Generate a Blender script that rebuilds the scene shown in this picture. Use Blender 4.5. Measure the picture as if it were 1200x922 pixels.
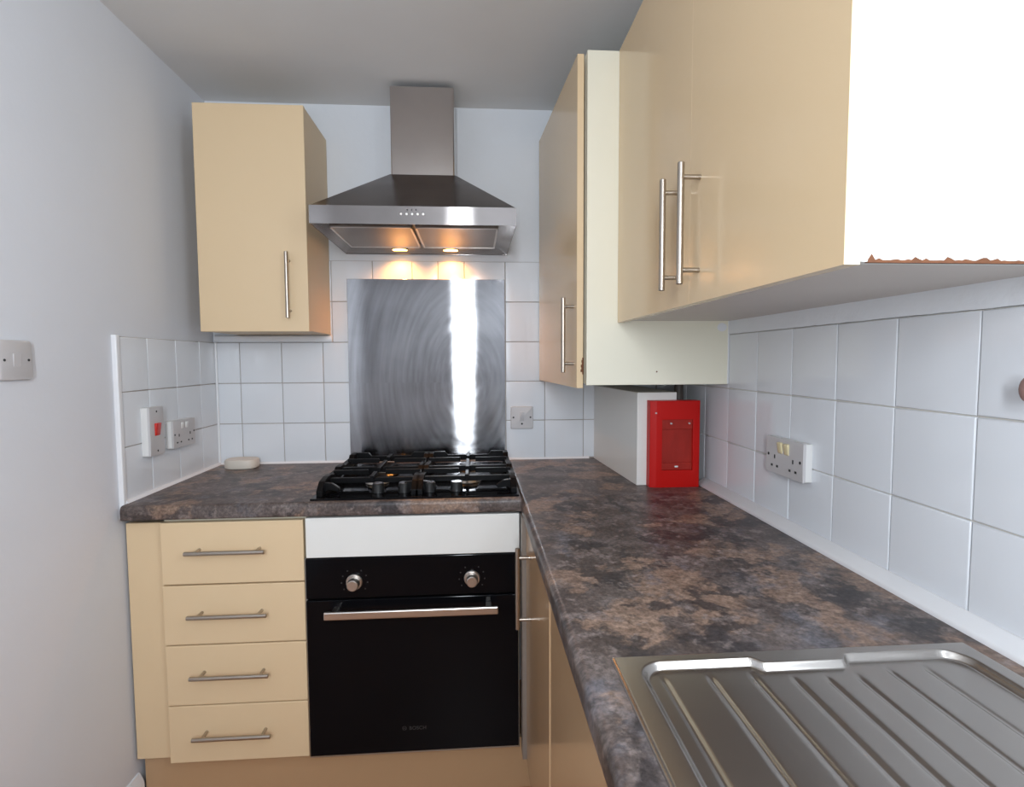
import bpy, bmesh, math, random
from mathutils import Vector, Matrix
random.seed(7)
for o in list(bpy.data.objects): bpy.data.objects.remove(o, do_unlink=True)
S = bpy.context.scene
COL = S.collection
PI = math.pi

# ------------------------------------------------------------------ camera
CAM = Vector((0.0016, -2.0944, 1.2846)); FPX = 636.9
yaw, pitch, roll = 0.0698, -0.0626, -0.0047
fw = Vector((math.sin(yaw)*math.cos(pitch), math.cos(yaw)*math.cos(pitch), math.sin(pitch)))
rt = Vector((math.cos(yaw), -math.sin(yaw), 0)); up = rt.cross(fw)
r2 = rt*math.cos(roll)+up*math.sin(roll); u2 = up*math.cos(roll)-rt*math.sin(roll)
cd = bpy.data.cameras.new('camera'); cd.sensor_width = 36; cd.lens = 36*FPX/1200; cd.clip_start = .02
co = bpy.data.objects.new('camera', cd); COL.objects.link(co)
co.matrix_world = Matrix(((r2.x, u2.x, -fw.x, CAM.x), (r2.y, u2.y, -fw.y, CAM.y), (r2.z, u2.z, -fw.z, CAM.z), (0, 0, 0, 1)))
S.camera = co
# ------------------------------------------------------------------ world, light, exposure
W = bpy.data.worlds.new('world'); S.world = W; W.use_nodes = True
W.node_tree.nodes['Background'].inputs[0].default_value = (.75, .85, 1, 1)
W.node_tree.nodes['Background'].inputs[1].default_value = 1.0
S.view_settings.view_transform = 'Standard'; S.view_settings.look = 'None'
S.view_settings.gamma = 1; S.view_settings.use_curve_mapping = False
S.view_settings.exposure = 0.0
# room (metres): left wall, right wall, rear (window) wall, ceiling
XL, XR, YF, ZCE = -.963, .726, -2.80, 2.2234
WX0, WX1, WZ0, WZ1 = -.175, .005, 1.10, 2.06          # unseen window behind the camera, narrowed to shape the highlight on the steel
def area_light(name, loc, rot, sx, sy, power, col):
    l = bpy.data.lights.new(name, 'AREA'); l.shape = 'RECTANGLE'; l.size = sx; l.size_y = sy
    l.energy = power; l.color = col
    o = bpy.data.objects.new(name, l); COL.objects.link(o); o.location = loc; o.rotation_euler = rot
    return o
area_light('unseen_window_daylight', ((WX0+WX1)/2, YF-.005, (WZ0+WZ1)/2), (PI/2, 0, 0), WX1-WX0-.06, WZ1-WZ0-.06, 24, (.86, .93, 1))
RY0, RY1, RZ0, RZ1 = -2.58, -1.74, 1.372, 2.06    # unseen window added over the sink to light the left wall
area_light('added_sink_window_light', (XR+.006, (RY0+RY1)/2, (RZ0+RZ1)/2), (0, PI/2, 0), RZ1-RZ0-.06, RY1-RY0-.06, 12, (.82, .91, 1))

# ------------------------------------------------------------------ materials
def mat(name, col, rough=.5, metal=0, coat=0, var=.06, scale=8, bump=0, bscale=60, aniso=0, spec=.5, stretch=None, rvar=0):
    m = bpy.data.materials.new(name); m.use_nodes = True
    nt = m.node_tree; N = nt.nodes; L = nt.links; b = N['Principled BSDF']
    tc = N.new('ShaderNodeTexCoord'); mp = N.new('ShaderNodeMapping'); L.new(tc.outputs['Object'], mp.inputs[0])
    if stretch: mp.inputs['Scale'].default_value = stretch
    nz = N.new('ShaderNodeTexNoise'); nz.inputs['Scale'].default_value = scale; nz.inputs['Detail'].default_value = 5
    L.new(mp.outputs[0], nz.inputs['Vector'])
    mx = N.new('ShaderNodeMix'); mx.data_type = 'RGBA'
    c = Vector(col)
    mx.inputs[6].default_value = (*(c*(1-var)), 1); mx.inputs[7].default_value = (*[min(1, v*(1+var)) for v in c], 1)
    L.new(nz.outputs['Fac'], mx.inputs[0]); L.new(mx.outputs[2], b.inputs['Base Color'])
    b.inputs['Roughness'].default_value = rough; b.inputs['Metallic'].default_value = metal
    b.inputs['Coat Weight'].default_value = coat; b.inputs['Coat Roughness'].default_value = .06
    b.inputs['Specular IOR Level'].default_value = spec
    if rvar:
        mr = N.new('ShaderNodeMapRange'); mr.inputs['To Min'].default_value = rough-rvar; mr.inputs['To Max'].default_value = rough+rvar
        L.new(nz.outputs['Fac'], mr.inputs['Value']); L.new(mr.outputs[0], b.inputs['Roughness'])
    if aniso:
        b.inputs['Anisotropic'].default_value = aniso; b.inputs['Anisotropic Rotation'].default_value = .25
        tg = N.new('ShaderNodeTangent'); tg.direction_type = 'RADIAL'; tg.axis = 'Z'; L.new(tg.outputs[0], b.inputs['Tangent'])
    if bump:
        n2 = N.new('ShaderNodeTexNoise'); n2.inputs['Scale'].default_value = bscale; n2.inputs['Detail'].default_value = 3
        L.new(mp.outputs[0], n2.inputs['Vector'])
        bp = N.new('ShaderNodeBump'); bp.inputs['Strength'].default_value = bump; bp.inputs['Distance'].default_value = .003
        L.new(n2.outputs['Fac'], bp.inputs['Height']); L.new(bp.outputs[0], b.inputs['Normal'])
    return m
def emit(name, col, s):
    m = mat(name, col, .3); b = m.node_tree.nodes['Principled BSDF']
    b.inputs['Emission Color'].default_value = (*col, 1); b.inputs['Emission Strength'].default_value = s
    return m
M = {}
M['wall'] = mat('wall_paint', (.70, .71, .745), .75, var=.02, bump=.12, bscale=90)
M['wallb'] = mat('wall_paint_white', (.74, .76, .79), .7, var=.03, bump=.2, bscale=40)
M['ceil'] = mat('ceiling_paint', (.72, .715, .71), .8, var=.02, bump=.1, bscale=60)
M['floor'] = mat('floor_laminate', (.43, .195, .08), .4, var=.25, scale=6, stretch=(8, 1, 1))
M['tile'] = mat('tile_glaze', (.75, .77, .80), .12, var=.01, scale=2)
M['grout'] = mat('grout', (.42, .37, .33), .9, var=.15, scale=30)
M['groutr'] = mat('grout_right', (.60, .57, .52), .9, var=.15, scale=30)
M['seal'] = mat('sealant_white', (.80, .80, .81), .35, var=.03)
M['plaster'] = mat('rough_filler', (.80, .82, .85), .7, var=.04, bump=.5, bscale=50)
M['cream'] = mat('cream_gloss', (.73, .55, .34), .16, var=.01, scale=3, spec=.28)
M['tan'] = mat('shaded_cream_gloss', (.50, .33, .19), .18, var=.02, scale=3, spec=.3)  # cream of the right-hand base doors, with their low shade put into the colour
M['post'] = mat('corner_post_shaded', (.24, .20, .17), .4, var=.05)  # off-white post darkened: the shade beside the oven is in the colour
M['creamm'] = mat('cream_matt', (.73, .55, .34), .45, var=.015, scale=3)
M['ivory'] = mat('ivory_melamine', (.84, .795, .645), .4, var=.015, scale=4)
M['white'] = mat('white_melamine', (.78, .77, .73), .4, var=.015)
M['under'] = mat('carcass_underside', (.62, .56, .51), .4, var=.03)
M['plinth'] = mat('plinth_shaded_cream', (.47, .30, .165), .4, var=.03)  # cream browned: floor-level shade and warm bounce put into the colour
M['chip'] = mat('bare_chipboard', (.16, .06, .025), .9, var=.4, scale=90)
def steel_mat(name, c0, c1, rough, an, swirl=False):
    m = bpy.data.materials.new(name); m.use_nodes = True
    nt = m.node_tree; N = nt.nodes; L = nt.links; N.remove(N['Principled BSDF'])
    tc = N.new('ShaderNodeTexCoord')
    def mth(op, a, bb=None):
        n = N.new('ShaderNodeMath'); n.operation = op
        for i, q in enumerate((a, bb)):
            if q is None: continue
            if isinstance(q, (int, float)): n.inputs[i].default_value = q
            else: L.new(q, n.inputs[i])
        return n.outputs[0]
    n2 = N.new('ShaderNodeTexNoise'); n2.inputs['Scale'].default_value = 5; n2.inputs['Detail'].default_value = 4; L.new(tc.outputs['Object'], n2.inputs['Vector'])
    f = n2.outputs['Fac']
    if swirl:
        sx = N.new('ShaderNodeSeparateXYZ'); L.new(tc.outputs['Object'], sx.inputs[0])
        dx = mth('SUBTRACT', sx.outputs[0], .15); dz = mth('MULTIPLY', mth('SUBTRACT', sx.outputs[2], .30), .6)
        rr = mth('SQRT', mth('ADD', mth('MULTIPLY', dx, dx), mth('MULTIPLY', dz, dz))); an_ = mth('ARCTAN2', dz, dx)
        cb = N.new('ShaderNodeCombineXYZ'); L.new(mth('MULTIPLY', rr, 60), cb.inputs[0]); L.new(mth('MULTIPLY', an_, 1.6), cb.inputs[1])
        nz = N.new('ShaderNodeTexNoise'); nz.inputs['Scale'].default_value = 1; nz.inputs['Detail'].default_value = 6; L.new(cb.outputs[0], nz.inputs['Vector'])
        f = mth('ADD', mth('MULTIPLY', nz.outputs['Fac'], .5), mth('MULTIPLY', f, .5))
    cr = N.new('ShaderNodeValToRGB'); e = cr.color_ramp.elements
    e[0].position, e[0].color = .36, (*c0, 1); e[1].position, e[1].color = .64, (*c1, 1)
    L.new(f, cr.inputs[0])
    g = N.new('ShaderNodeBsdfAnisotropic'); g.distribution = 'BECKMANN'
    g.inputs['Roughness'].default_value = rough; g.inputs['Anisotropy'].default_value = an; g.inputs['Rotation'].default_value = 0
    if swirl:
        mr = N.new('ShaderNodeMapRange'); mr.inputs['From Min'].default_value = .36; mr.inputs['From Max'].default_value = .64
        mr.inputs['To Min'].default_value = rough*.9; mr.inputs['To Max'].default_value = rough*1.15; L.new(f, mr.inputs['Value']); L.new(mr.outputs[0], g.inputs['Roughness'])
    tg = N.new('ShaderNodeTangent'); tg.direction_type = 'RADIAL'; tg.axis = 'Z'; L.new(tg.outputs[0], g.inputs['Tangent'])
    L.new(cr.outputs[0], g.inputs['Color']); L.new(g.outputs[0], N['Material Output'].inputs[0])
    return m
M['steel'] = steel_mat('brushed_steel', (.27, .25, .24), (.32, .295, .285), .17, .70)
M['steeldk'] = mat('hood_underside', (.26, .235, .22), .25, 1, var=.06, scale=10)
M['filter'] = mat('grease_filter', (.26, .22, .19), .35, 1, var=.2, scale=200)
M['nickel'] = mat('brushed_nickel', (.44, .39, .335), .32, 1, var=.05, scale=30)
M['sinks'] = mat('sink_steel', (.46, .43, .40), .22, 1, var=.05, scale=12)
M['black'] = mat('black_glass', (.004, .004, .005), .08, var=.1, spec=.1)
M['iron'] = mat('cast_iron', (.004, .004, .0045), .42, var=.2, scale=40, spec=.12)
M['blackp'] = mat('black_plastic', (.012, .012, .012), .3, var=.1)
M['grayl'] = mat('logo_grey', (.028, .028, .028), .4, var=.05)
M['alu'] = mat('aluminium', (.62, .58, .54), .3, 1, var=.04, scale=20)
M['oven_grey'] = mat('oven_trim', (.45, .45, .42), .4, 1, var=.05)
M['knobtop'] = mat('knob_top', (.30, .30, .31), .25, 1, var=.05)
M['chimney'] = mat('polished_steel', (.55, .51, .49), .06, 1, var=.05, scale=12)
M['plastic'] = mat('white_plastic', (.74, .73, .71), .3, var=.01)
M['plasticg'] = mat('shaded_grey_plastic', (.56, .54, .54), .35, var=.02)  # white plastic greyed, shade on the fitting fronts put into the colour
M['yellowed'] = mat('yellowed_plastic', (.72, .62, .38), .3, var=.03)
M['redp'] = mat('red_rocker', (.62, .03, .02), .25, var=.05)
M['red'] = mat('red_paint', (.50, .006, .004), .4, var=.04, scale=4, spec=.22)
M['redw'] = mat('red_recess', (.33, .022, .015), .35, spec=.25, var=.35, scale=14, stretch=(3, 1, 1))
M['dark'] = mat('dark_recess', (.03, .03, .03), .8, var=.2)
M['pipe'] = mat('dark_pipe', (.07, .055, .045), .5, var=.2)
M['dish'] = mat('offwhite_ceramic', (.66, .60, .52), .4, var=.03)
M['pinkw'] = mat('pinkish_hook', (.27, .16, .14), .4, var=.1)
M['lamp'] = emit('lamp_glow', (1, .50, .14), 9)
M['pvc'] = mat('window_pvc', (.8, .8, .8), .3, var=.01)
M['glass'] = mat('window_glass', (.8, .85, .9), .05, var=.01)

def worktop_mat():
    m = bpy.data.materials.new('slate_worktop'); m.use_nodes = True
    nt = m.node_tree; N = nt.nodes; L = nt.links; b = N['Principled BSDF']
    g = N.new('ShaderNodeNewGeometry')
    def noise(sc, det, rough, dist, off=0):
        mp = N.new('ShaderNodeMapping'); mp.inputs['Location'].default_value = (off, off*.7, 0); L.new(g.outputs['Position'], mp.inputs[0])
        n = N.new('ShaderNodeTexNoise'); n.inputs['Scale'].default_value = sc; n.inputs['Detail'].default_value = det
        n.inputs['Roughness'].default_value = rough; n.inputs['Distortion'].default_value = dist
        L.new(mp.outputs[0], n.inputs['Vector']); return n.outputs['Fac']
    def ramp(f, pts):
        r = N.new('ShaderNodeValToRGB'); e = r.color_ramp.elements
        e[0].position, e[0].color = pts[0][0], (*pts[0][1], 1); e[1].position, e[1].color = pts[-1][0], (*pts[-1][1], 1)
        for p, c in pts[1:-1]:
            k = e.new(p); k.color = (*c, 1)
        L.new(f, r.inputs[0]); return r.outputs[0]
    def mix(f, a, bb, t='MIX'):
        x = N.new('ShaderNodeMix'); x.data_type = 'RGBA'; x.blend_type = t
        if isinstance(f, float): x.inputs[0].default_value = f
        else: L.new(f, x.inputs[0])
        for i, s in ((6, a), (7, bb)):
            if isinstance(s, tuple): x.inputs[i].default_value = (*s, 1)
            else: L.new(s, x.inputs[i])
        return x.outputs[2]
    base = ramp(noise(9, 9, .66, .4), [(.30, (.035, .027, .026)), (.47, (.085, .064, .057)), (.58, (.125, .100, .092)), (.75, (.20, .17, .17))])
    tan = ramp(noise(30, 6, .6, .3, 3), [(.3, (.16, .10, .072)), (.7, (.31, .21, .155))])
    fm = ramp(noise(7, 8, .6, .25, 7), [(.52, (0, 0, 0)), (.57, (.9, .9, .9))])
    c = mix(fm, base, tan)
    fb = ramp(noise(9, 7, .62, .2, 13), [(.56, (0, 0, 0)), (.66, (.75, .75, .75))])
    c = mix(fb, c, (.135, .132, .15))
    fd = ramp(noise(10, 8, .6, .3, 21), [(.54, (0, 0, 0)), (.59, (.85, .85, .85))])
    c = mix(fd, c, (.034, .029, .031))
    fs = ramp(noise(34, 5, .6, .2, 31), [(.55, (0, 0, 0)), (.66, (.7, .7, .7))])
    c = mix(fs, c, (.235, .19, .175))
    sp = ramp(noise(140, 3, .6, 0, 5), [(.35, (.55, .55, .55)), (.7, (1.5, 1.5, 1.5))])
    c = mix(.8, c, sp, 'MULTIPLY')
    L.new(c, b.inputs['Base Color']); b.inputs['Roughness'].default_value = .38; b.inputs['Specular IOR Level'].default_value = .35
    bp = N.new('ShaderNodeBump'); bp.inputs['Strength'].default_value = .12; bp.inputs['Distance'].default_value = .002
    L.new(noise(90, 4, .6, 0, 2), bp.inputs['Height']); L.new(bp.outputs[0], b.inputs['Normal'])
    return m
M['worktop'] = worktop_mat()

M['splash'] = steel_mat('scratched_steel', (.25, .245, .25), (.40, .40, .41), .165, .74, True)

# ------------------------------------------------------------------ mesh helpers
WL = {}   # world location of every object
def link(o, parent=None, loc=None):
    COL.objects.link(o)
    w = Vector(loc) if loc is not None else Vector((0, 0, 0))
    WL[o.name] = w
    if parent is not None:
        o.parent = parent; o.location = w-WL[parent.name]
    else: o.location = w
    return o
def fin(name, bm, m, parent=None, smooth=26, kind=None):
    bmesh.ops.remove_doubles(bm, verts=bm.verts, dist=1e-6)
    bmesh.ops.recalc_face_normals(bm, faces=bm.faces)
    vs = [v.co for v in bm.verts]
    lo = Vector([min(v[i] for v in vs) for i in range(3)]); hi = Vector([max(v[i] for v in vs) for i in range(3)])
    c = (lo+hi)/2; c.z = lo.z
    for v in bm.verts: v.co -= c
    me = bpy.data.meshes.new(name); bm.to_mesh(me); bm.free()
    me.materials.append(M[m])
    if smooth:
        for p in me.polygons: p.use_smooth = True
        me.set_sharp_from_angle(angle=math.radians(smooth))
    o = bpy.data.objects.new(name, me); link(o, parent, c)
    if kind: o['kind'] = kind
    return o
def thing(name, loc, label, cat, group=None):
    o = bpy.data.objects.new(name, None); o.empty_display_size = .05
    link(o, None, loc); return tag(o, label, cat, group)
def tag(o, label, cat, group=None):
    o['label'] = label; o['category'] = cat
    if group: o['group'] = group
    return o
def part(name, loc, parent):
    o = bpy.data.objects.new(name, None); o.empty_display_size = .03
    return link(o, parent, loc)
def abox(bm, x0, x1, y0, y1, z0, z1, bev=0, seg=2):
    vs = [bm.verts.new(p) for p in ((x0,y0,z0),(x1,y0,z0),(x1,y1,z0),(x0,y1,z0),(x0,y0,z1),(x1,y0,z1),(x1,y1,z1),(x0,y1,z1))]
    fs = [bm.faces.new([vs[i] for i in q]) for q in ((3,2,1,0),(4,5,6,7),(0,1,5,4),(1,2,6,5),(2,3,7,6),(3,0,4,7))]
    if bev:
        es = list({e for f in fs for e in f.edges})
        bmesh.ops.bevel(bm, geom=es, offset=bev, segments=seg, affect='EDGES', profile=.5)
    return vs
def box(name, x0, x1, y0, y1, z0, z1, m, parent=None, bev=.0015, seg=2, kind=None):
    bm = bmesh.new(); abox(bm, x0, x1, y0, y1, z0, z1, bev, seg)
    return fin(name, bm, m, parent, 15, kind)
def acyl(bm, a, b, r, n=20, r2=None, bev=0):
    a, b = Vector(a), Vector(b); d = b-a; r2 = r if r2 is None else r2
    t = d.normalized(); q = t.orthogonal().normalized(); w = t.cross(q)
    prof = [(0, r), (1, r2)] if not bev else [(0, r-bev), (bev/d.length, r), (1-bev/d.length, r2), (1, r2-bev)]
    rings = [[bm.verts.new(a+d*f+(q*math.cos(2*PI*i/n)+w*math.sin(2*PI*i/n))*rad) for i in range(n)] for f, rad in prof]
    for k in range(len(rings)-1):
        for i in range(n): bm.faces.new((rings[k][i], rings[k][(i+1)%n], rings[k+1][(i+1)%n], rings[k+1][i]))
    bm.faces.new(rings[0][::-1]); bm.faces.new(rings[-1])
def cyl(name, a, b, r, m, parent=None, n=20, r2=None, bev=0):
    bm = bmesh.new(); acyl(bm, a, b, r, n, r2, bev); return fin(name, bm, m, parent)
def prism(bm, pts, axis, a0, a1, bev=0):
    # polygon pts in the two other axes, extruded along axis
    def P(p, t):
        if axis == 'z': return (p[0], p[1], t)
        if axis == 'y': return (p[0], t, p[1])
        return (t, p[0], p[1])
    A = [bm.verts.new(P(p, a0)) for p in pts]; B = [bm.verts.new(P(p, a1)) for p in pts]
    n = len(pts)
    fs = [bm.faces.new(A[::-1]), bm.faces.new(B)]
    for i in range(n): fs.append(bm.faces.new((A[i], A[(i+1)%n], B[(i+1)%n], B[i])))
    if bev: bmesh.ops.bevel(bm, geom=list({e for f in fs for e in f.edges}), offset=bev, segments=2, affect='EDGES', profile=.5)
def bar_handle(parent, base0, base1, out, over=.025, r=.006, name='handle'):
    """T-bar handle: two posts from base0/base1 along out, and a bar that overshoots them."""
    b0, b1, o = Vector(base0), Vector(base1), Vector(out)
    bm = bmesh.new(); d = (b1-b0).normalized()
    acyl(bm, b0+o-d*over, b1+o+d*over, r, 18, bev=.0012)
    for b in (b0, b1): acyl(bm, b-o.normalized()*.0005, b+o, r*.72, 16)
    return fin(name, bm, 'nickel', parent)

# ------------------------------------------------------------------ the room
box('floor', XL-.1, XR+.1, YF-.1, .11, -.05, 0, 'floor', bev=0, kind='structure')
box('ceiling', XL-.1, XR+.1, YF-.1, .11, ZCE, ZCE+.05, 'ceil', bev=0, kind='structure')
wb = box('wall_back', XL-.1, XR+.1, .008, .1, 0, ZCE, 'wallb', bev=0, kind='structure')
wl = box('wall_left', XL-.1, XL, YF-.1, .008, 0, ZCE, 'wall', bev=0, kind='structure')
bm = bmesh.new()
abox(bm, XR, XR+.1, RY1, .008, 0, ZCE); abox(bm, XR, XR+.1, YF-.1, RY0, 0, ZCE)
abox(bm, XR, XR+.1, RY0, RY1, 0, RZ0); abox(bm, XR, XR+.1, RY0, RY1, RZ1, ZCE)
wr = fin('wall_right', bm, 'wall', kind='structure')
bm = bmesh.new()
abox(bm, XL, WX0, YF-.1, YF, 0, ZCE); abox(bm, WX1, XR, YF-.1, YF, 0, ZCE)
abox(bm, WX0, WX1, YF-.1, YF, 0, WZ0); abox(bm, WX0, WX1, YF-.1, YF, WZ1, ZCE)
fin('wall_front', bm, 'wall', kind='structure')
win = part('window_1', ((WX0+WX1)/2, YF-.05, WZ0), None); win['kind'] = 'structure'
bm = bmesh.new()
for a in ((WX0, WX0+.05, WZ0, WZ1), (WX1-.05, WX1, WZ0, WZ1), (WX0, WX1, WZ0, WZ0+.05), (WX0, WX1, WZ1-.05, WZ1)):
    abox(bm, a[0], a[1], YF-.08, YF-.02, a[2], a[3])
fin('window_frame', bm, 'pvc', win)
box('pane', WX0+.04, WX1-.04, YF-.055, YF-.049, WZ0+.04, WZ1-.04, 'glass', win, bev=0)

win2 = part('added_window_2', (XR+.05, (RY0+RY1)/2, RZ0), None); win2['kind'] = 'structure'  # unseen window, added only for the light it gives
bm = bmesh.new()
for a in ((RY0, RY0+.05, RZ0, RZ1), (RY1-.05, RY1, RZ0, RZ1), (RY0, RY1, RZ0, RZ0+.05), (RY0, RY1, RZ1-.05, RZ1)):
    abox(bm, XR+.02, XR+.08, a[0], a[1], a[2], a[3])
fin('window_frame', bm, 'pvc', win2)
box('pane', XR+.049, XR+.055, RY0+.04, RY1-.04, RZ0+.04, RZ1-.04, 'glass', win2, bev=0)

# ---- tiles
ZC, P = .896, .152
TILES = {}
def tile(parent, plane, u0, u1, z0, z1, tw=.0125, gap=.0022):
    """one glazed wall tile on plane ('y', face) or ('x', face, sign)"""
    w, h = round(u1-u0-gap, 4), round(z1-z0-gap, 4)
    key = (plane[0], plane[2], w, h)
    if key not in TILES:
        bm = bmesh.new(); R = []
        for ins, dep in ((0, .0115), (0, .0030), (.0004, .0012), (.0009, .0004), (.0015, .0001), (.0024, 0)):
            R.append([])
            for su, sz in ((-1, -1), (1, -1), (1, 1), (-1, 1)):
                u, z = su*(w/2-ins), sz*(h/2-ins)
                p = (u, dep, z) if plane[0] == 'y' else (-dep*plane[2], u, z)
                R[-1].append(bm.verts.new(p))
        for r0, r1 in zip(R, R[1:]):
            for i in range(4): bm.faces.new((r0[i], r0[(i+1) % 4], r1[(i+1) % 4], r1[i]))
        bm.faces.new(R[-1])
        bmesh.ops.recalc_face_normals(bm, faces=bm.faces)
        me = bpy.data.meshes.new('tile'); bm.to_mesh(me); bm.free(); me.materials.append(M['tile'])
        for p in me.polygons: p.use_smooth = True
        me.set_sharp_from_angle(angle=math.radians(40))
        TILES[key] = me
    o = bpy.data.objects.new('tile', TILES[key])
    j = [random.uniform(-.0004, .0004) for _ in range(2)]
    c = ((u0+u1)/2, plane[1]+j[0], (z0+z1)/2) if plane[0] == 'y' else (plane[1]+j[0], (u0+u1)/2, (z0+z1)/2)
    link(o, parent, c)
    o.rotation_euler = (random.uniform(-.004, .004), random.uniform(-.001, .001), random.uniform(-.004, .004))
    return o
Z0 = ZC+.004
cols_low = [-.9545, -.868, -.716, -.564, -.412, -.260, -.108, .020, .124, .276, .428, .580, .7175]
cols_up = [-.620, -.527, -.375, -.227, -.131, -.031, .124, .276, .428, .580, .7175]
box('grout', XL, XR, .0035, .0085, .86, ZC+3*P, 'grout', wb, bev=0)
box('grout', -.620, XR, .0036, .0085, ZC+3*P-.001, ZC+5*P, 'grout', wb, bev=0)
for k in range(3):
    for a, b in zip(cols_low, cols_low[1:]): tile(wb, ('y', 0, 0), a, b, max(Z0, ZC+k*P), ZC+(k+1)*P)
for k in (3, 4):
    for a, b in zip(cols_up, cols_up[1:]): tile(wb, ('y', 0, 0), a, b, ZC+k*P, ZC+(k+1)*P)
LT = -.5585
box('grout', XL-.0005, -.9585, LT+.004, .004, .86, ZC+3*P, 'grout', wl, bev=0)
cl = [-.002, -.118, -.270, -.422, LT+.006]
for k in range(3):
    for a, b in zip(cl[1:], cl): tile(wl, ('x', -.9548, 1), a, b, max(Z0, ZC+k*P), ZC+(k+1)*P)
RY = -.761
cr_ = [-.002]+[RY+P*k for k in (4, 3, 2, 1, 0)]+[RY-P*k for k in range(1, 13)]
box('grout', .7215, XR+.0005, cr_[-1], .004, .86, ZC+3*P, 'groutr', wr, bev=0)
for k in range(3):
    for a, b in zip(cr_[1:], cr_): tile(wr, ('x', .718, -1), a, b, max(Z0, ZC+k*P), ZC+(k+1)*P)
# trims: tile edge bead, sealant strips, filler strip above the right-hand tiles
box('trim_1', XL-.001, -.9500, LT-.010, LT+.006, .855, ZC+3*P+.004, 'seal', bev=.003, kind='structure')
bm = bmesh.new(); prism(bm, [(-.0005, ZC-.001), (-.0005, ZC+.007), (-.004, ZC+.0065), (-.008, ZC-.001)], 'x', -.955, .45); fin('trim_2', bm, 'seal', kind='structure')
bm = bmesh.new(); prism(bm, [(-.9555, ZC-.001), (-.9555, ZC+.008), (-.949, ZC+.007), (-.944, ZC-.001)], 'y', LT, 0); fin('trim_3', bm, 'seal', kind='structure')
box('trim_6', -.9555, -.9475, -.0075, .0005, ZC, ZC+3*P, 'seal', bev=.003, kind='structure')
bm = bmesh.new(); prism(bm, [(.7185, ZC-.001), (.7185, ZC+.020), (.713, ZC+.020), (.690, ZC+.007), (.687, ZC-.001)], 'y', -2.58, -.47, bev=.002); fin('trim_4', bm, 'seal', kind='structure')
bm = bmesh.new()
n = 60; yy = [-.61-k*(1.10/n) for k in range(n+1)]
ring = []
for y in yy:
    j = random.uniform(-.0006, .0006); q = random.uniform(-.0012, .0012)
    ring.append([bm.verts.new(p) for p in ((.7265, y, ZC+3*P+.0005), (.7165+q, y, ZC+3*P+.0008+j), (.7150+q, y, ZC+3*P+.012), (.7165-q, y, 1.392), (.7265, y, 1.392))])
for a, b in zip(ring, ring[1:]):
    for i in range(5): bm.faces.new((a[i], a[(i+1) % 5], b[(i+1) % 5], b[i]))
bm.faces.new(ring[0]); bm.faces.new(ring[-1][::-1])
fin('trim_5', bm, 'plaster', kind='structure')
bm = bmesh.new(); prism(bm, [(XL-.001, -.001), (XL+.016, -.001), (XL+.016, .088), (XL+.009, .104), (XL+.005, .115), (XL-.001, .115)], 'y', YF+.001, -.545); fin('baseboard_left', bm, 'seal', kind='structure')
# batten under the left wall cabinet
bm = bmesh.new(); prism(bm, [(.001, 1.352), (-.010, 1.3535), (-.013, 1.362), (-.012, 1.374), (.001, 1.381)], 'x', -.954, -.527, bev=.002)
tag(fin('batten', bm, 'plaster'), 'pale horizontal batten on the tiles under the cream wall cabinet', 'batten')

# ------------------------------------------------------------------ worktop
def bull(x_front, x_back, z0, z1, r=.013, n=5, sgn=1):
    pts = [(x_back, z0), (x_back, z1)]
    for i in range(n+1):
        a = PI/2*i/n; pts.append((x_front+sgn*(r-r*math.sin(a)), z1-r+r*math.cos(a)))
    for i in range(n+1):
        a = PI/2*i/n; pts.append((x_front+sgn*(r*.5-r*.5*math.cos(a)), z0+r*.5-r*.5*math.sin(a)))
    return pts
wt = thing('worktop', (.0, -.3, .856), 'dark slate-patterned worktop in an L round the corner', 'worktop')
bm = bmesh.new(); prism(bm, bull(-.593, .004, .856, ZC), 'x', -.9470, .131)
fin('back_run', bm, 'worktop', wt)
bm = bmesh.new()
prism(bm, bull(.130, .722, .856, ZC), 'y', -1.430, .004)
prism(bm, bull(.130, .186, .856, ZC), 'y', -2.330, -1.4295)
prism(bm, [(.652, .856), (.722, .856), (.722, ZC), (.652, ZC)], 'y', -2.330, -1.4295)
prism(bm, bull(.130, .722, .856, ZC), 'y', -2.58, -2.3295)
fin('side_run', bm, 'worktop', wt)

# ------------------------------------------------------------------ base units
YB = -.58
du = thing('drawer_unit', (-.66, -.3, .155), 'cream four-drawer base unit beside the black oven', 'drawer unit')
box('carcass', -.8535, -.4700, YB+.021, .003, .155, .852, 'ivory', du)
zs = [(.845, .6725), (.6685, .5020), (.4985, .3285), (.3255, .162)]
for i, (a, b) in enumerate(zs):
    tilt = (.0, .004, .0, .0)[i]
    d = box('drawer', -.854, -.474, YB, YB+.0205, b, a, 'creamm', du, bev=.002)
    z = a-.076
    bar_handle(d, (-.752, YB, z), (-.592, YB, z), (0, -.033, 0))
tag(box('filler_panel', -.9540, -.8555, -.560, -.542, .165, .841, 'creamm'), 'narrow cream upright filler between left wall and drawers', 'panel')
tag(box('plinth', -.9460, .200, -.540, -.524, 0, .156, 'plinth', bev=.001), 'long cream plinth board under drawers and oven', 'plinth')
tag(box('oven_filler_panel', -.466, .1265, -.586, -.568, .738, .850, 'white', bev=.002), 'plain white filler panel between worktop and black oven', 'panel')

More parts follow.
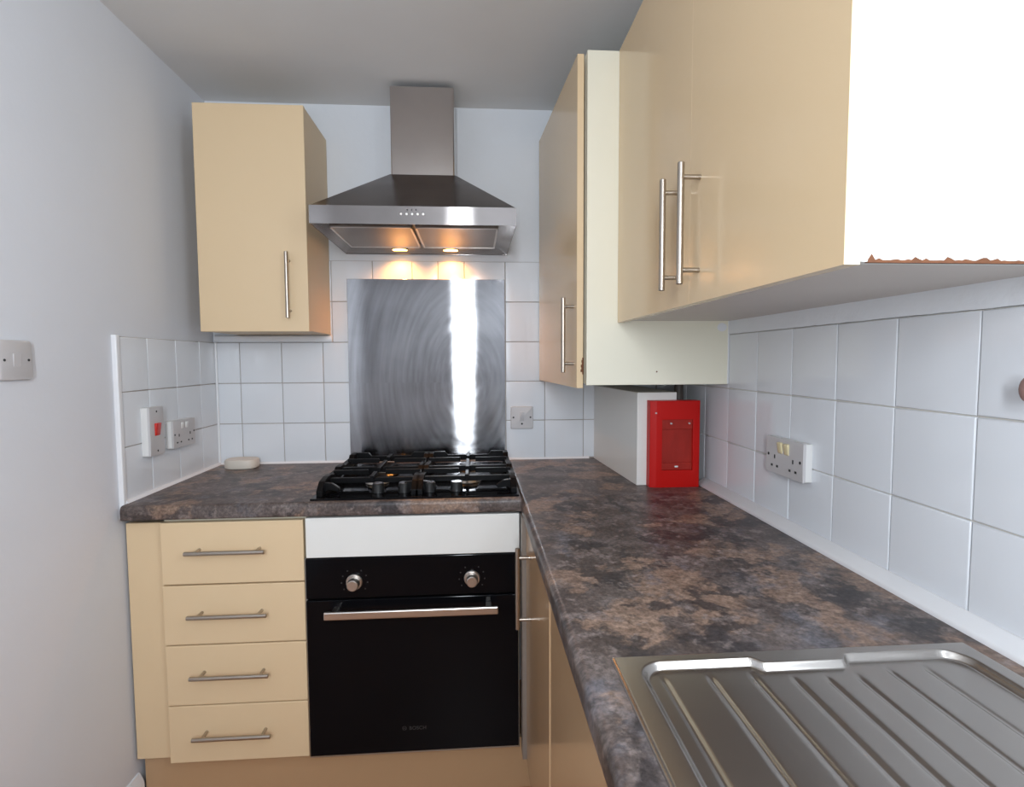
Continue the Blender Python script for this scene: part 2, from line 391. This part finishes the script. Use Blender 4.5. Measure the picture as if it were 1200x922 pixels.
ov = thing('built_in_oven', (-.174, -.3, .157), 'black glass built-in oven with two silver knobs below hob', 'oven')
box('body', -.462, .112, -.562, -.05, .160, .734, 'dark', ov)
box('side_trim', -.4725, -.4675, -.580, -.560, .160, .735, 'oven_grey', ov, bev=.0008)
box('side_trim', .1205, .1255, -.580, -.560, .160, .735, 'oven_grey', ov, bev=.0008)
box('bottom_trim', -.4725, .1255, -.580, -.5605, .1565, .1645, 'oven_grey', ov, bev=.0008)
box('control_panel', -.469, .122, -.586, -.561, .6215, .7355, 'black', ov, bev=.002)
dr = box('door', -.469, .122, -.588, -.561, .166, .617, 'black', ov, bev=.002)
for x in (-.336, -.009):
    k = part('knob', (x, -.586, .668), ov)
    cyl('dial_base', (x, -.5855, .668), (x, -.594, .668), .0225, 'alu', k, 28, bev=.002)
    cyl('dial', (x, -.5935, .667), (x, -.617, .667), .0175, 'alu', k, 28, r2=.0155, bev=.002)
    bm = bmesh.new()
    for i in range(9):
        if i == 4: continue
        a = PI*.5+(i-4)*.55
        abox(bm, x+.036*math.cos(a)-.0018, x+.036*math.cos(a)+.0018, -.5866, -.5855, .668+.036*math.sin(a)-.0018, .668+.036*math.sin(a)+.0018)
    fin('dial_marks', bm, 'grayl', k, kind='stuff')
bm = bmesh.new(); abox(bm, -.411, .063, -.632, -.622, .580, .602, .003)
for x in (-.385, .037): abox(bm, x-.008, x+.008, -.623, -.5875, .583, .599, .002)
fin('handle', bm, 'alu', dr, 15)
# dim maker's mark at the foot of the door: ring emblem and word
bm = bmesh.new(); ex, ez = -.205, .236
def ring2(bm, cx, cz, ro, ri, y0, y1, n=24):
    R = []
    for i in range(n):
        a = 2*PI*i/n
        R.append([bm.verts.new((cx+r*math.cos(a), y, cz+r*math.sin(a))) for r, y in ((ro, y0), (ro, y1), (ri, y1), (ri, y0))])
    for i in range(n):
        for k in range(4): bm.faces.new((R[i][k], R[i][(k+1)%4], R[(i+1)%n][(k+1)%4], R[(i+1)%n][k]))
ring2(bm, ex, ez, .0062, .0050, -.5888, -.5878)
for x in (ex-.0026, ex+.0026): abox(bm, x-.0006, x+.0006, -.5888, -.5878, ez-.0036, ez+.0036)
abox(bm, ex-.0026, ex+.0026, -.5888, -.5878, ez-.0005, ez+.0005)
fin('emblem', bm, 'grayl', dr)
def text(name, s, size, loc, m, parent, ext=.0003):
    cu = bpy.data.curves.new(name, 'FONT'); cu.body = s; cu.size = size; cu.extrude = ext; cu.align_x = 'LEFT'; cu.align_y = 'CENTER'
    cu.offset = size*.012; cu.space_character = 1.05
    t = bpy.data.objects.new('tmp', cu); COL.objects.link(t); bpy.context.view_layer.update()
    me = bpy.data.meshes.new_from_object(t.evaluated_get(bpy.context.evaluated_depsgraph_get())); bpy.data.objects.remove(t, do_unlink=True)
    me.transform(Matrix.Rotation(PI/2, 4, 'X')); me.materials.clear(); me.materials.append(M[m])
    o = bpy.data.objects.new(name, me); link(o, parent, loc); return o
text('lettering', 'BOSCH', .0145, (-.192, -.5883, .235), 'grayl', dr)

# right-hand base units (doors face left)
XB = .140
cb = thing('corner_base_cabinet', (.42, -.85, .155), 'cream base cabinet with a bar handle, next to the oven', 'cabinet')
box('carcass', XB+.021, .716, -1.100, -.56, .155, .852, 'ivory', cb)
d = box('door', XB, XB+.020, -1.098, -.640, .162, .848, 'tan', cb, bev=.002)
bar_handle(d, (XB, -.757, .625), (XB, -.757, .785), (-.033, 0, 0))
box('corner_post', .1290, XB+.014, -.637, -.588, .160, .852, 'post', cb, bev=.001)
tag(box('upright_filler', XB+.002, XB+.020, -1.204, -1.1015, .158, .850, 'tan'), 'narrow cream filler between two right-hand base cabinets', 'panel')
sb = thing('sink_base_cabinet', (.42, -1.88, .155), 'long cream base cabinet directly under the steel drainer', 'cabinet')
bm = bmesh.new()
abox(bm, XB+.021, .716, -2.56, -2.542, .155, .852); abox(bm, XB+.021, .716, -1.225, -1.207, .155, .852)
abox(bm, XB+.021, .716, -2.56, -1.207, .155, .173); abox(bm, .700, .716, -2.56, -1.207, .155, .852)
fin('carcass', bm, 'ivory', sb)
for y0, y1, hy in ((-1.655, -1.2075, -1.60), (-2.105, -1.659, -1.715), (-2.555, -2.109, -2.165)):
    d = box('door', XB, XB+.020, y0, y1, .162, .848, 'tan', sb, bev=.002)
    bar_handle(d, (XB, hy, .625), (XB, hy, .785), (-.033, 0, 0))
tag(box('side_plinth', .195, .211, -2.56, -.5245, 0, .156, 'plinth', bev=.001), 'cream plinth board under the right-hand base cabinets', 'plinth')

# ------------------------------------------------------------------ sink
def sstep(a, b, x):
    t = max(0, min(1, (x-a)/(b-a))); return t*t*(3-2*t)
def sink():
    x0, x1, y0, y1 = .175, .663, -2.34, -1.421
    nx = 250
    ys = [y0+k*.0045 for k in range(int((-1.505-y0)/.0045))]; ys += [-1.505+(y1+1.505)*k/80 for k in range(81)]; ny = len(ys)-1
    bm = bmesh.new(); V = []
    def rr(x, y, ax, bx, ay, by, r):          # signed distance (inside > 0) to a rounded rectangle
        cx, cy = (ax+bx)/2, (ay+by)/2
        qx = abs(x-cx)-(bx-ax)/2+r; qy = abs(y-cy)-(by-ay)/2+r
        return r-(math.hypot(max(qx, 0), max(qy, 0))+min(max(qx, qy), 0))
    for j in range(ny+1):
        y = ys[j]; row = []
        for i in range(nx+1):
            x = x0+(x1-x0)*i/nx
            step = .013*(sstep(.352, .366, x)-sstep(.470, .484, x))
            back = -1.436-step
            d = rr(x, y, .203, .640, -2.20, back, .035)
            z = ZC+.0032-.0090*sstep(0, .0095, d)
            # drainer flutes
            if d > .0:
                fl = 0
                for gx in (.231, .291, .345, .393, .434, .474, .523, .573):
                    fl += math.exp(-((x-gx)/.0040)**2)
                z -= .0020*fl*sstep(.014, .040, d)*sstep(-1.93, -1.90, y)
                z -= .004*sstep(-1.5, -1.93, y)*sstep(.01, .03, d)
            db = rr(x, y, .245, .605, -2.30, -1.955, .06)
            z -= .150*sstep(0, .035, db)
            e = min(x-x0, x1-x, y-y0, y1-y)
            if e < .0035: z -= .0026*(1-e/.0035)
            row.append(bm.verts.new((x, y, z)))
        V.append(row)
    for j in range(ny):
        for i in range(nx): bm.faces.new((V[j][i], V[j][i+1], V[j+1][i+1], V[j+1][i]))
    edge = V[0]+[V[j][nx] for j in range(1, ny+1)]+V[ny][-2::-1]+[V[j][0] for j in range(ny-1, 0, -1)]
    low = [bm.verts.new((v.co.x, v.co.y, ZC-.0005)) for v in edge]
    for i in range(len(edge)): bm.faces.new((edge[i], edge[(i+1) % len(edge)], low[(i+1) % len(edge)], low[i]))
    return bm
sk = sink()
tag(fin('sink_drainer', sk, 'sinks', smooth=60), 'stainless steel sink drainer with long flutes let into worktop', 'sink')

# ------------------------------------------------------------------ gas hob
hb = thing('gas_hob', (-.166, -.32, ZC), 'black gas hob with cast-iron pan supports set in worktop', 'hob')
box('base_plate', -.455, .127, -.577, -.068, ZC-.0001, ZC+.0055, 'black', hb, bev=.002)
ZT = ZC+.048
def support(sg):
    xo, xi = (-.436, -.170) if sg < 0 else (.114, -.158)
    bm = bmesh.new()
    def bar(ax, ay, bx, by, z0, z1, w):
        a, b = Vector((ax, ay)), Vector((bx, by)); d = (b-a).normalized(); nn = Vector((-d.y, d.x))*w
        prism(bm, [tuple(a+nn), tuple(a-nn), tuple(b-nn), tuple(b+nn)], 'z', z0, z1, bev=.0015)
    yf, yk, yb = -.552, -.455, -.090
    s = 1 if xi > xo else -1
    # side frames: solid cheeks, sloped at the front, with raised pads
    for px in (xo, xi):
        w = .0085 if px == xo else .0105
        q = [(yf, ZC+.005), (yf, ZC+.020), (yf+.030, ZT-.006), (yf+.075, ZT), (yf+.115, ZT-.002), (yf+.13, ZT-.009), (-.345, ZT-.009), (-.335, ZT), (-.285, ZT), (-.275, ZT-.009), (yb-.055, ZT-.009), (yb-.045, ZT+.003), (yb+.006, ZT+.003), (yb+.010, ZT-.006), (yb+.010, ZC+.005), (yb-.03, ZC+.005), (yb-.04, ZC+.016), (yf+.06, ZC+.016), (yf+.04, ZC+.005)]
        prism(bm, q, 'x', px-w, px+w, bev=.0015)
    # rear bar with raised ends, middle bars
    for px, d in ((xo, s), (xi, -s)):
        prism(bm, [(px, ZC+.012), (px, ZT+.003), (px+.050*d, ZT+.003), (px+.062*d, ZT-.010), (px+.062*d, ZC+.020), (px+.02*d, ZC+.012)], 'y', yb-.008, yb+.008, bev=.0015)
        prism(bm, [(px, ZC+.008), (px, ZT-.008), (px+.030*d, ZT-.012), (px+.050*d, ZC+.022), (px+.046*d, ZC+.012), (px+.020*d, ZC+.020)], 'y', yf+.026, yf+.042, bev=.0015)
    bar(xo, yb, xi, yb, ZC+.018, ZT-.010, .006)
    bar(xo, -.305, xi, -.305, ZC+.022, ZT-.008, .008)
    bar(xo, yk, xi, yk, ZC+.022, ZT-.010, .007)
    cx = (xo+xi)/2
    for by in (-.195, -.385):
        for an in (0, PI/2, PI, 3*PI/2):
            r1 = abs(xi-xo)/2 if an in (0, PI) else .098
            c_, s_ = math.cos(an), math.sin(an)
            bar(cx+.026*c_, by+.026*s_, cx+r1*c_, by+r1*s_, ZT-.016, ZT-.001, .0058)
    return fin('pan_support', bm, 'iron', hb, 15)
for sg in (-1, 1):
    support(sg)
for bx, by, r in ((-.303, -.385, .030), (-.303, -.195, .040), (-.022, -.385, .036), (-.022, -.195, .030)):
    b = cyl('burner', (bx, by, ZC+.005), (bx, by, ZC+.018), r*1.25, 'alu', hb, 28, r2=r*1.05, bev=.002)
    cyl('burner_cap', (bx, by, ZC+.0175), (bx, by, ZC+.026), r, 'iron', b, 28, bev=.003)
for kx in (-.278, -.203, -.130, -.052):
    k = cyl('control_knob', (kx, -.515, ZC+.005), (kx, -.515, ZC+.033), .0185, 'blackp', hb, 26, r2=.0165, bev=.0015)
    cyl('knob_cap', (kx, -.515, ZC+.0325), (kx, -.515, ZC+.0342), .0145, 'knobtop', k, 26)

# ------------------------------------------------------------------ splashback
tag(box('splashback', -.4700, .1215, -.0035, -.0002, ZC+.002, 1.588, 'splash', bev=.0006), 'scratched stainless steel splashback panel behind the hob', 'splashback')

# ------------------------------------------------------------------ cooker hood
HX0, HX1, HY, HZ0, HZ1 = -.469, .131, -.461, 1.680, 1.732
CX0, CX1, CY, CZ0 = -.273, -.058, -.182, 1.912
hd = thing('cooker_hood', (-.169, -.23, HZ0), 'stainless steel chimney cooker hood with two lit lamps', 'cooker hood')
bm = bmesh.new()      # pyramid
A = [bm.verts.new(p) for p in ((HX0, HY, HZ1), (HX1, HY, HZ1), (HX1, -.0005, HZ1), (HX0, -.0005, HZ1))]
B = [bm.verts.new(p) for p in ((CX0-.006, CY-.006, CZ0), (CX1+.006, CY-.006, CZ0), (CX1+.006, -.0005, CZ0), (CX0-.006, -.0005, CZ0))]
for i in range(4): bm.faces.new((A[i], A[(i+1) % 4], B[(i+1) % 4], B[i]))
bm.faces.new(B); fs = bm.faces.new(A[::-1])
bmesh.ops.bevel(bm, geom=[e for e in bm.edges if e.verts[0].co.z != e.verts[1].co.z], offset=.003, segments=2, affect='EDGES')
fin('canopy', bm, 'steel', hd, 15)
bm = bmesh.new()      # hollow lip round the underside
t = .0015
for a in ((HX0, HX1, HY, HY+t), (HX0, HX0+t, HY+t, 0), (HX1-t, HX1, HY+t, 0), (HX0, HX1, -.004, -.0005)):
    abox(bm, a[0], a[1], a[2], a[3], HZ0, HZ1)
fin('lip', bm, 'steel', hd)
bm = bmesh.new()      # underside tray with sloped border
o4 = [(HX0+t, HY+t, HZ0+.001), (HX1-t, HY+t, HZ0+.001), (HX1-t, -.004, HZ0+.001), (HX0+t, -.004, HZ0+.001)]
i4 = [(HX0+.036, HY+.072, HZ0+.016), (HX1-.048, HY+.072, HZ0+.016), (HX1-.048, -.086, HZ0+.016), (HX0+.036, -.086, HZ0+.016)]
A = [bm.verts.new(p) for p in o4]; B = [bm.verts.new(p) for p in i4]
for i in range(4): bm.faces.new((A[i], A[(i+1) % 4], B[(i+1) % 4], B[i]))
bm.faces.new(B)
fin('underside', bm, 'steeldk', hd, 20)
for a, b in ((-.432, -.184), (-.174, .081)):
    f = box('filter', a, b, -.387, -.088, HZ0+.008, HZ0+.0165, 'filter', hd, bev=.002)
    bm = bmesh.new(); w = .006
    for q in ((a, a+w, -.387, -.088), (b-w, b, -.387, -.088), (a, b, -.387, -.387+w), (a, b, -.088-w, -.088)): abox(bm, q[0], q[1], q[2], q[3], HZ0+.0065, HZ0+.0085)
    fin('filter_frame', bm, 'alu', f)
bm = bmesh.new()      # chimney: open tube of folded sheet with rounded front corners
def fold(x0, x1, y, r):
    p = [(x0, -.0005)]
    for cx, a0 in ((x0+r, PI), (x1-r, 1.5*PI)):
        for i in range(7):
            a = a0+PI/2*i/6; p.append((cx+r*math.cos(a), y+r+r*math.sin(a)))
    return p+[(x1, -.0005)]
t2 = .0012
po, pi_ = fold(CX0, CX1, CY, .006), fold(CX0+t2, CX1-t2, CY+t2, .0048)
V = [[bm.verts.new((*p, z)) for p in q] for q in (po, pi_) for z in (CZ0-.002, 2.204)]
n = len(po)
for i in range(n-1):
    bm.faces.new((V[0][i], V[0][i+1], V[1][i+1], V[1][i])); bm.faces.new((V[3][i], V[3][i+1], V[2][i+1], V[2][i]))
    bm.faces.new((V[1][i], V[1][i+1], V[3][i+1], V[3][i])); bm.faces.new((V[2][i], V[2][i+1], V[0][i+1], V[0][i]))
for i in (0, n-1): bm.faces.new((V[0][i], V[1][i], V[3][i], V[2][i]))
fin('chimney', bm, 'chimney', hd)
for x in (-.265, -.080):
    l = cyl('lamp', (x, -.047, HZ0+.0125), (x, -.047, HZ0+.0070), .030, 'steeldk', hd, 24, bev=.001)
    cyl('bulb', (x, -.047, HZ0+.0085), (x, -.047, HZ0+.0062), .027, 'lamp', l, 24)
    sd = bpy.data.lights.new('hood_spot', 'SPOT'); sd.energy = 4.2; sd.color = (1, .40, .09); sd.spot_size = 2.5; sd.spot_blend = .8; sd.shadow_soft_size = .015
    so = bpy.data.objects.new('hood_spot', sd); COL.objects.link(so); so.location = (x, -.047, HZ0+.003)
for i in range(5):
    x = -.206+i*.016
    cyl('button', (x, HY+.0005, 1.709), (x, HY-.003, 1.709), .0036, 'alu', hd, 16, bev=.0006)
for i in range(3):
    x = -.188+i*.0125
    cyl('indicator', (x, HY+.0005, 1.7215), (x, HY-.0004, 1.7215), .0020, 'dark', hd, 16)

# ------------------------------------------------------------------ wall cabinets
wc = thing('wall_cabinet', (-.70, -.13, 1.381), 'narrow cream wall cabinet beside the cooker hood', 'cabinet')
box('carcass', -.8740, -.5330, -.252, .003, 1.3805, 2.0925, 'creamm', wc, bev=.001)
d = box('door', -.8746, -.5324, -.271, -.2525, 1.3785, 2.0945, 'creamm', wc, bev=.002)
bar_handle(d, (-.590, -.271, 1.445), (-.590, -.271, 1.605), (0, -.030, 0))

cc = thing('corner_wall_cabinet', (.50, -.3, 1.212), 'tall corner wall cabinet with ivory side panel and cream door', 'cabinet')
bm = bmesh.new(); prism(bm, [(.281, -.001), (.3115, -.588), (.721, -.588), (.721, -.001)], 'z', 1.216, 2.106)
fin('carcass', bm, 'ivory', cc)
box('side_panel', .3125, .7175, -.6065, -.5885, 1.212, 2.109, 'ivory', cc, bev=.0012)
bm = bmesh.new(); prism(bm, [(.2525, -.016), (.2705, -.017), (.3035, -.606), (.2855, -.605)], 'z', 1.204, 2.099, bev=.0015)
d = fin('door', bm, 'cream', cc, 15)
bar_handle(d, (.2835, -.568, 1.272), (.2835, -.568, 1.432), (-.030, -.0016, 0))
bm = bmesh.new()
for k in range(7):
    z = 1.246+k*.0065
    w = (.003, .0075, .005, .0068, .004, .005, .003)[k]
    abox(bm, .3035-w, .3039, -.6075, -.6045, z-.0036, z+.0036)
fin('chipped_edge', bm, 'chip', d)

box('sealant', .7145, .7185, -.6085, -.6050, 1.213, 1.389, 'seal', cc, bev=.0012)
cyl('screw_hole', (.5115, -.6060, 1.2485), (.5115, -.6069, 1.2485), .0022, 'chip', cc, 16)
bm = bmesh.new(); bmesh.ops.create_uvsphere(bm, u_segments=20, v_segments=12, radius=1, matrix=Matrix.Translation((.697, -.6063, 1.372))@Matrix.Diagonal((.014, .0012, .012, 1)))
fin('filler_patch', bm, 'seal', cc)

RX, RN, RF = .3986, -1.5300, -.6070
rc = thing('double_wall_cabinet', (.56, -1.07, 1.388), 'large glossy cream double-door wall cabinet with white end panel', 'cabinet')
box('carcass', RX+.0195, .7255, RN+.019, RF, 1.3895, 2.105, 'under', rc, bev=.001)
box('end_panel', RX+.0195, .7255, RN+.0015, RN+.0187, 1.388, 2.107, 'white', rc, bev=.0008)
for y0, y1, hy in ((-1.1069, RF-.001, -1.060), (RN, -1.1071, -1.151)):
    d = box('door', RX, RX+.0185, y0, y1, 1.3845, 2.109, 'cream', rc, bev=.0003)
    bar_handle(d, (RX, hy, 1.440), (RX, hy, 1.600), (-.035, 0, 0))
bm = bmesh.new()      # chipped lower edge of the end panel: bare chipboard with a ragged top
n = 70; A = []
for i in range(n+1):
    x = RX+.028+i*(.29/n)
    h = .0028+max(0, 1.6*math.sin(i*.9)*math.sin(i*.37)+random.gauss(0, .8))*.0016+(.005 if i == 1 else 0)
    A.append((x, h))
prism(bm, [(A[0][0], 1.3872)]+[(x, 1.3872+h) for x, h in A]+[(A[-1][0], 1.3872)], 'y', RN+.0009, RN+.006)
fin('chipped_edge', bm, 'chip', rc)

# ------------------------------------------------------------------ boxing, pipe and red box in the corner
bm = bmesh.new(); prism(bm, [(.4700, .003), (.4990, -.470), (.6220, -.470), (.6220, .003)], 'z', ZC-.001, 1.182, bev=.0015)
tag(fin('pipe_boxing', bm, 'white', smooth=15), 'white boxed-in casing standing on worktop under the corner cabinet', 'boxing')
tag(cyl('pipe', (.655, -.400, ZC-.001), (.655, -.400, 1.2165), .014, 'pipe', n=16), 'dark upright pipe between white boxing and tiled wall', 'pipe')
rb = thing('red_box', (.606, -.49, ZC), 'flat red box with a recessed front panel leaning on white boxing', 'box')
bm = bmesh.new()
X0, X1, Z1, Y0 = .529, .6815, 1.1585, -.508
RXa, RXb, RZa, RZb = .5645, .6595, .948, 1.102
prism(bm, [(X0, -.4695), (X0, Y0+.008), (X0+.017, Y0), (RXa, Y0), (RXa, -.4695)], 'z', ZC-.0005, Z1, bev=.001)
prism(bm, [(RXb, -.4695), (RXb, Y0), (X1-.003, Y0), (X1, Y0+.003), (X1, -.4695)], 'z', ZC-.0005, Z1, bev=.001)
abox(bm, RXa-.001, RXb+.001, Y0, -.4695, ZC-.0005, RZa); abox(bm, RXa-.001, RXb+.001, Y0, -.4695, RZb, Z1)
fin('shell', bm, 'red', rb, 15)
box('recess_panel', RXa-.001, RXb+.001, Y0+.009, -.4705, RZa-.001, RZb+.001, 'redw', rb, bev=0)
box('panel_bar', RXa, RXb, Y0+.004, Y0+.0095, RZb-.030, RZb, 'redw', rb)
box('panel_bar', RXa, RXb, Y0+.005, Y0+.0095, RZa, RZa+.022, 'redw', rb)
for x, z in ((.592, RZb-.012), (.648, RZb-.012), (.545, 1.122)): cyl('stud', (x, Y0+.006, z), (x, Y0-.0015, z), .0026, 'plasticg', rb, 16)
bm = bmesh.new(); abox(bm, .605, .616, Y0+.002, Y0+.006, RZa+.008, RZa+.013, .0015); fin('catch', bm, 'plastic', rb)

# ------------------------------------------------------------------ electrical fittings
def rounded(bm, axis, u0, u1, z0, z1, a0, a1, r=.006, bev=.002, n=4):
    pts = []
    for cx, cz, s in ((u1-r, z1-r, 0), (u0+r, z1-r, 1), (u0+r, z0+r, 2), (u1-r, z0+r, 3)):
        for i in range(n+1):
            a = PI/2*(s+i/n); pts.append((cx+r*math.cos(a), cz+r*math.sin(a)))
    prism(bm, pts, axis, a0, a1, bev=bev)
# light switch on the painted left wall
sw = thing('light_switch', (XL, -.884, 1.245), 'greyish white light switch plate on the plain left wall', 'switch')
bm = bmesh.new(); rounded(bm, 'x', -.926, -.841, 1.246, 1.330, XL-.0005, XL+.0095, .010, .003); fin('plate', bm, 'plasticg', sw)
bm = bmesh.new(); prism(bm, [(XL+.009, 1.302), (XL+.0125, 1.302), (XL+.0098, 1.274), (XL+.009, 1.274)], 'y', -.8925, -.8745); fin('rocker', bm, 'plasticg', sw)
for y in (-.914, -.853): cyl('screw', (XL+.009, y, 1.288), (XL+.0103, y, 1.288), .0028, 'dark', sw, 16)
# cooker switch on left tiles
XT = -.9548
cs = thing('cooker_switch', (XT, -.425, 1.008), 'tall white cooker switch with red rocker on left tiles', 'switch')
bm = bmesh.new(); rounded(bm, 'x', -.4690, -.3970, 1.008, 1.150, XT-.001, XT+.018, .004, .002); fin('back_box', bm, 'plastic', cs)
bm = bmesh.new(); rounded(bm, 'x', -.4695, -.3965, 1.0075, 1.1505, XT+.0175, XT+.024, .004, .002); fin('plate', bm, 'plasticg', cs)
bm = bmesh.new(); prism(bm, [(XT+.0235, 1.103), (XT+.031, 1.103), (XT+.026, 1.066), (XT+.0235, 1.066)], 'y', -.4460, -.4210, bev=.0015); fin('rocker', bm, 'redp', cs)
for z in (1.137, 1.021): cyl('screw', (XT+.0235, -.4335, z), (XT+.0246, -.4335, z), .003, 'dark', cs, 16)
def socket_holes(c, f, parent, mk):
    """slots of a three-pin socket: c centre along wall, f plate-face offset builder"""
    for du, dz, w, h in ((0, .011, .0022, .0042), (-.011, -.0105, .0034, .0022), (.011, -.0105, .0034, .0022)):
        mk(c+du, dz, w, h)
# double socket on left tiles
ls = thing('double_socket', (XT, -.275, 1.010), 'white double socket on left tiles beside the cooker switch', 'socket')
LF = XT+.024
bm = bmesh.new(); rounded(bm, 'x', -.3480, -.2160, 1.0110, 1.0970, XT-.001, XT+.018, .004, .002); fin('back_box', bm, 'plastic', ls)
bm = bmesh.new(); rounded(bm, 'x', -.3485, -.2155, 1.0105, 1.0975, XT+.0175, LF, .004, .002); fin('plate', bm, 'plasticg', ls)
for c in (-.316, -.249):
    for du, dz, w, h in ((0, -.004, .0022, .0042), (-.011, -.026, .0034, .0022), (.011, -.026, .0034, .0022)):
        box('pin_slot', LF-.001, LF+.0005, c+du-w, c+du+w, 1.054+dz-h, 1.054+dz+h, 'dark', ls, bev=0)
for c in (-.295, -.269):
    bm = bmesh.new(); prism(bm, [(LF-.0005, 1.089), (LF+.004, 1.089), (LF+.001, 1.070), (LF-.0005, 1.070)], 'y', c-.0065, c+.0065, bev=.0008); fin('rocker', bm, 'plastic', ls)
for c in (-.340, -.225): cyl('screw', (LF-.0005, c, 1.054), (LF+.0006, c, 1.054), .003, 'dark', ls, 16)
# fused spur / switch on back tiles right of splashback
fs_ = thing('single_switch', (.185, 0, 1.014), 'small square white switch on back tiles right of splashback', 'switch')
bm = bmesh.new(); rounded(bm, 'y', .1425, .2285, 1.0165, 1.1025, -.011, .0005, .004, .0025); fin('plate', bm, 'plasticg', fs_)
bm = bmesh.new(); prism(bm, [(-.0105, 1.083), (-.0155, 1.083), (-.0115, 1.046), (-.0105, 1.046)], 'x', .1775, .1935, bev=.0008); fin('rocker', bm, 'plasticg', fs_)
for x in (.1525, .2185): cyl('screw', (x, -.0105, 1.061), (x, -.0118, 1.061), .0034, 'dark', fs_, 16)
cyl('indicator', (.1855, -.0105, 1.036), (.1855, -.0115, 1.036), .0036, 'dark', fs_, 16)
# double socket on right tiles
rs = thing('double_socket', (.718, -.932, 1.015), 'white double socket with yellowed switches on right-hand tiles', 'socket')
FX = .697
bm = bmesh.new(); rounded(bm, 'x', -.9975, -.8525, 1.0185, 1.1015, FX+.006, .7185, .003, .0015); fin('back_box', bm, 'plastic', rs)
bm = bmesh.new(); rounded(bm, 'x', -.9985, -.8515, 1.0175, 1.1025, FX, FX+.0065, .003, .002); fin('plate', bm, 'plasticg', rs)
for c in (-.961, -.889):
    for du, dz, w, h in ((0, 0, .0022, .0045), (-.011, -.021, .0036, .0026), (.011, -.021, .0036, .0026)):
        box('pin_slot', FX-.0005, FX+.001, c+du-w, c+du+w, 1.057+dz-h, 1.057+dz+h, 'dark', rs, bev=0)
for c in (-.9375, -.9125):
    bm = bmesh.new(); prism(bm, [(FX+.0005, 1.094), (FX-.0055, 1.092), (FX-.002, 1.069), (FX+.0005, 1.067)], 'y', c-.0085, c+.0085, bev=.0012); fin('rocker', bm, 'yellowed', rs)
for c in (-.987, -.863): cyl('screw', (FX+.0005, c, 1.060), (FX-.0006, c, 1.060), .0034, 'dark', rs, 16)

# ------------------------------------------------------------------ small things
bm = bmesh.new()      # low oval dish
n = 40; prof = [(0, .9), (.002, .97), (.008, 1.0), (.026, 1.0), (.0315, .965), (.033, .90), (.0315, .60), (.031, .0)]
R = []
for z, s in prof[:-1]:
    ring_ = []
    for i in range(n):
        a = 2*PI*i/n; ca, sa = math.cos(a), math.sin(a)
        e = 2/2.8
        ring_.append(bm.verts.new((-.845+.057*s*math.copysign(abs(ca)**e, ca), -.066+.042*s*math.copysign(abs(sa)**e, sa), ZC+z-.0003)))
    R.append(ring_)
for a, b in zip(R, R[1:]):
    for i in range(n): bm.faces.new((a[i], a[(i+1) % n], b[(i+1) % n], b[i]))
bm.faces.new(R[0][::-1]); bm.faces.new(R[-1])
tag(fin('soap_dish', bm, 'dish'), 'small off-white oval soap dish in the left worktop corner', 'dish')
hk = thing('wall_hook', (.718, -1.461, 1.22), 'small pinkish brown hook knob stuck on right tiles', 'hook')
cyl('backplate', (.7185, -1.461, 1.244), (.714, -1.461, 1.244), .016, 'pinkw', hk, 20, bev=.0015)
bm = bmesh.new(); acyl(bm, (.7145, -1.461, 1.244), (.700, -1.461, 1.244), .006, 16)
bmesh.ops.create_uvsphere(bm, u_segments=16, v_segments=10, radius=.013, matrix=Matrix.Translation((.696, -1.461, 1.244))@Matrix.Diagonal((.7, .85, 1.3, 1)))
fin('knob', bm, 'pinkw', hk)
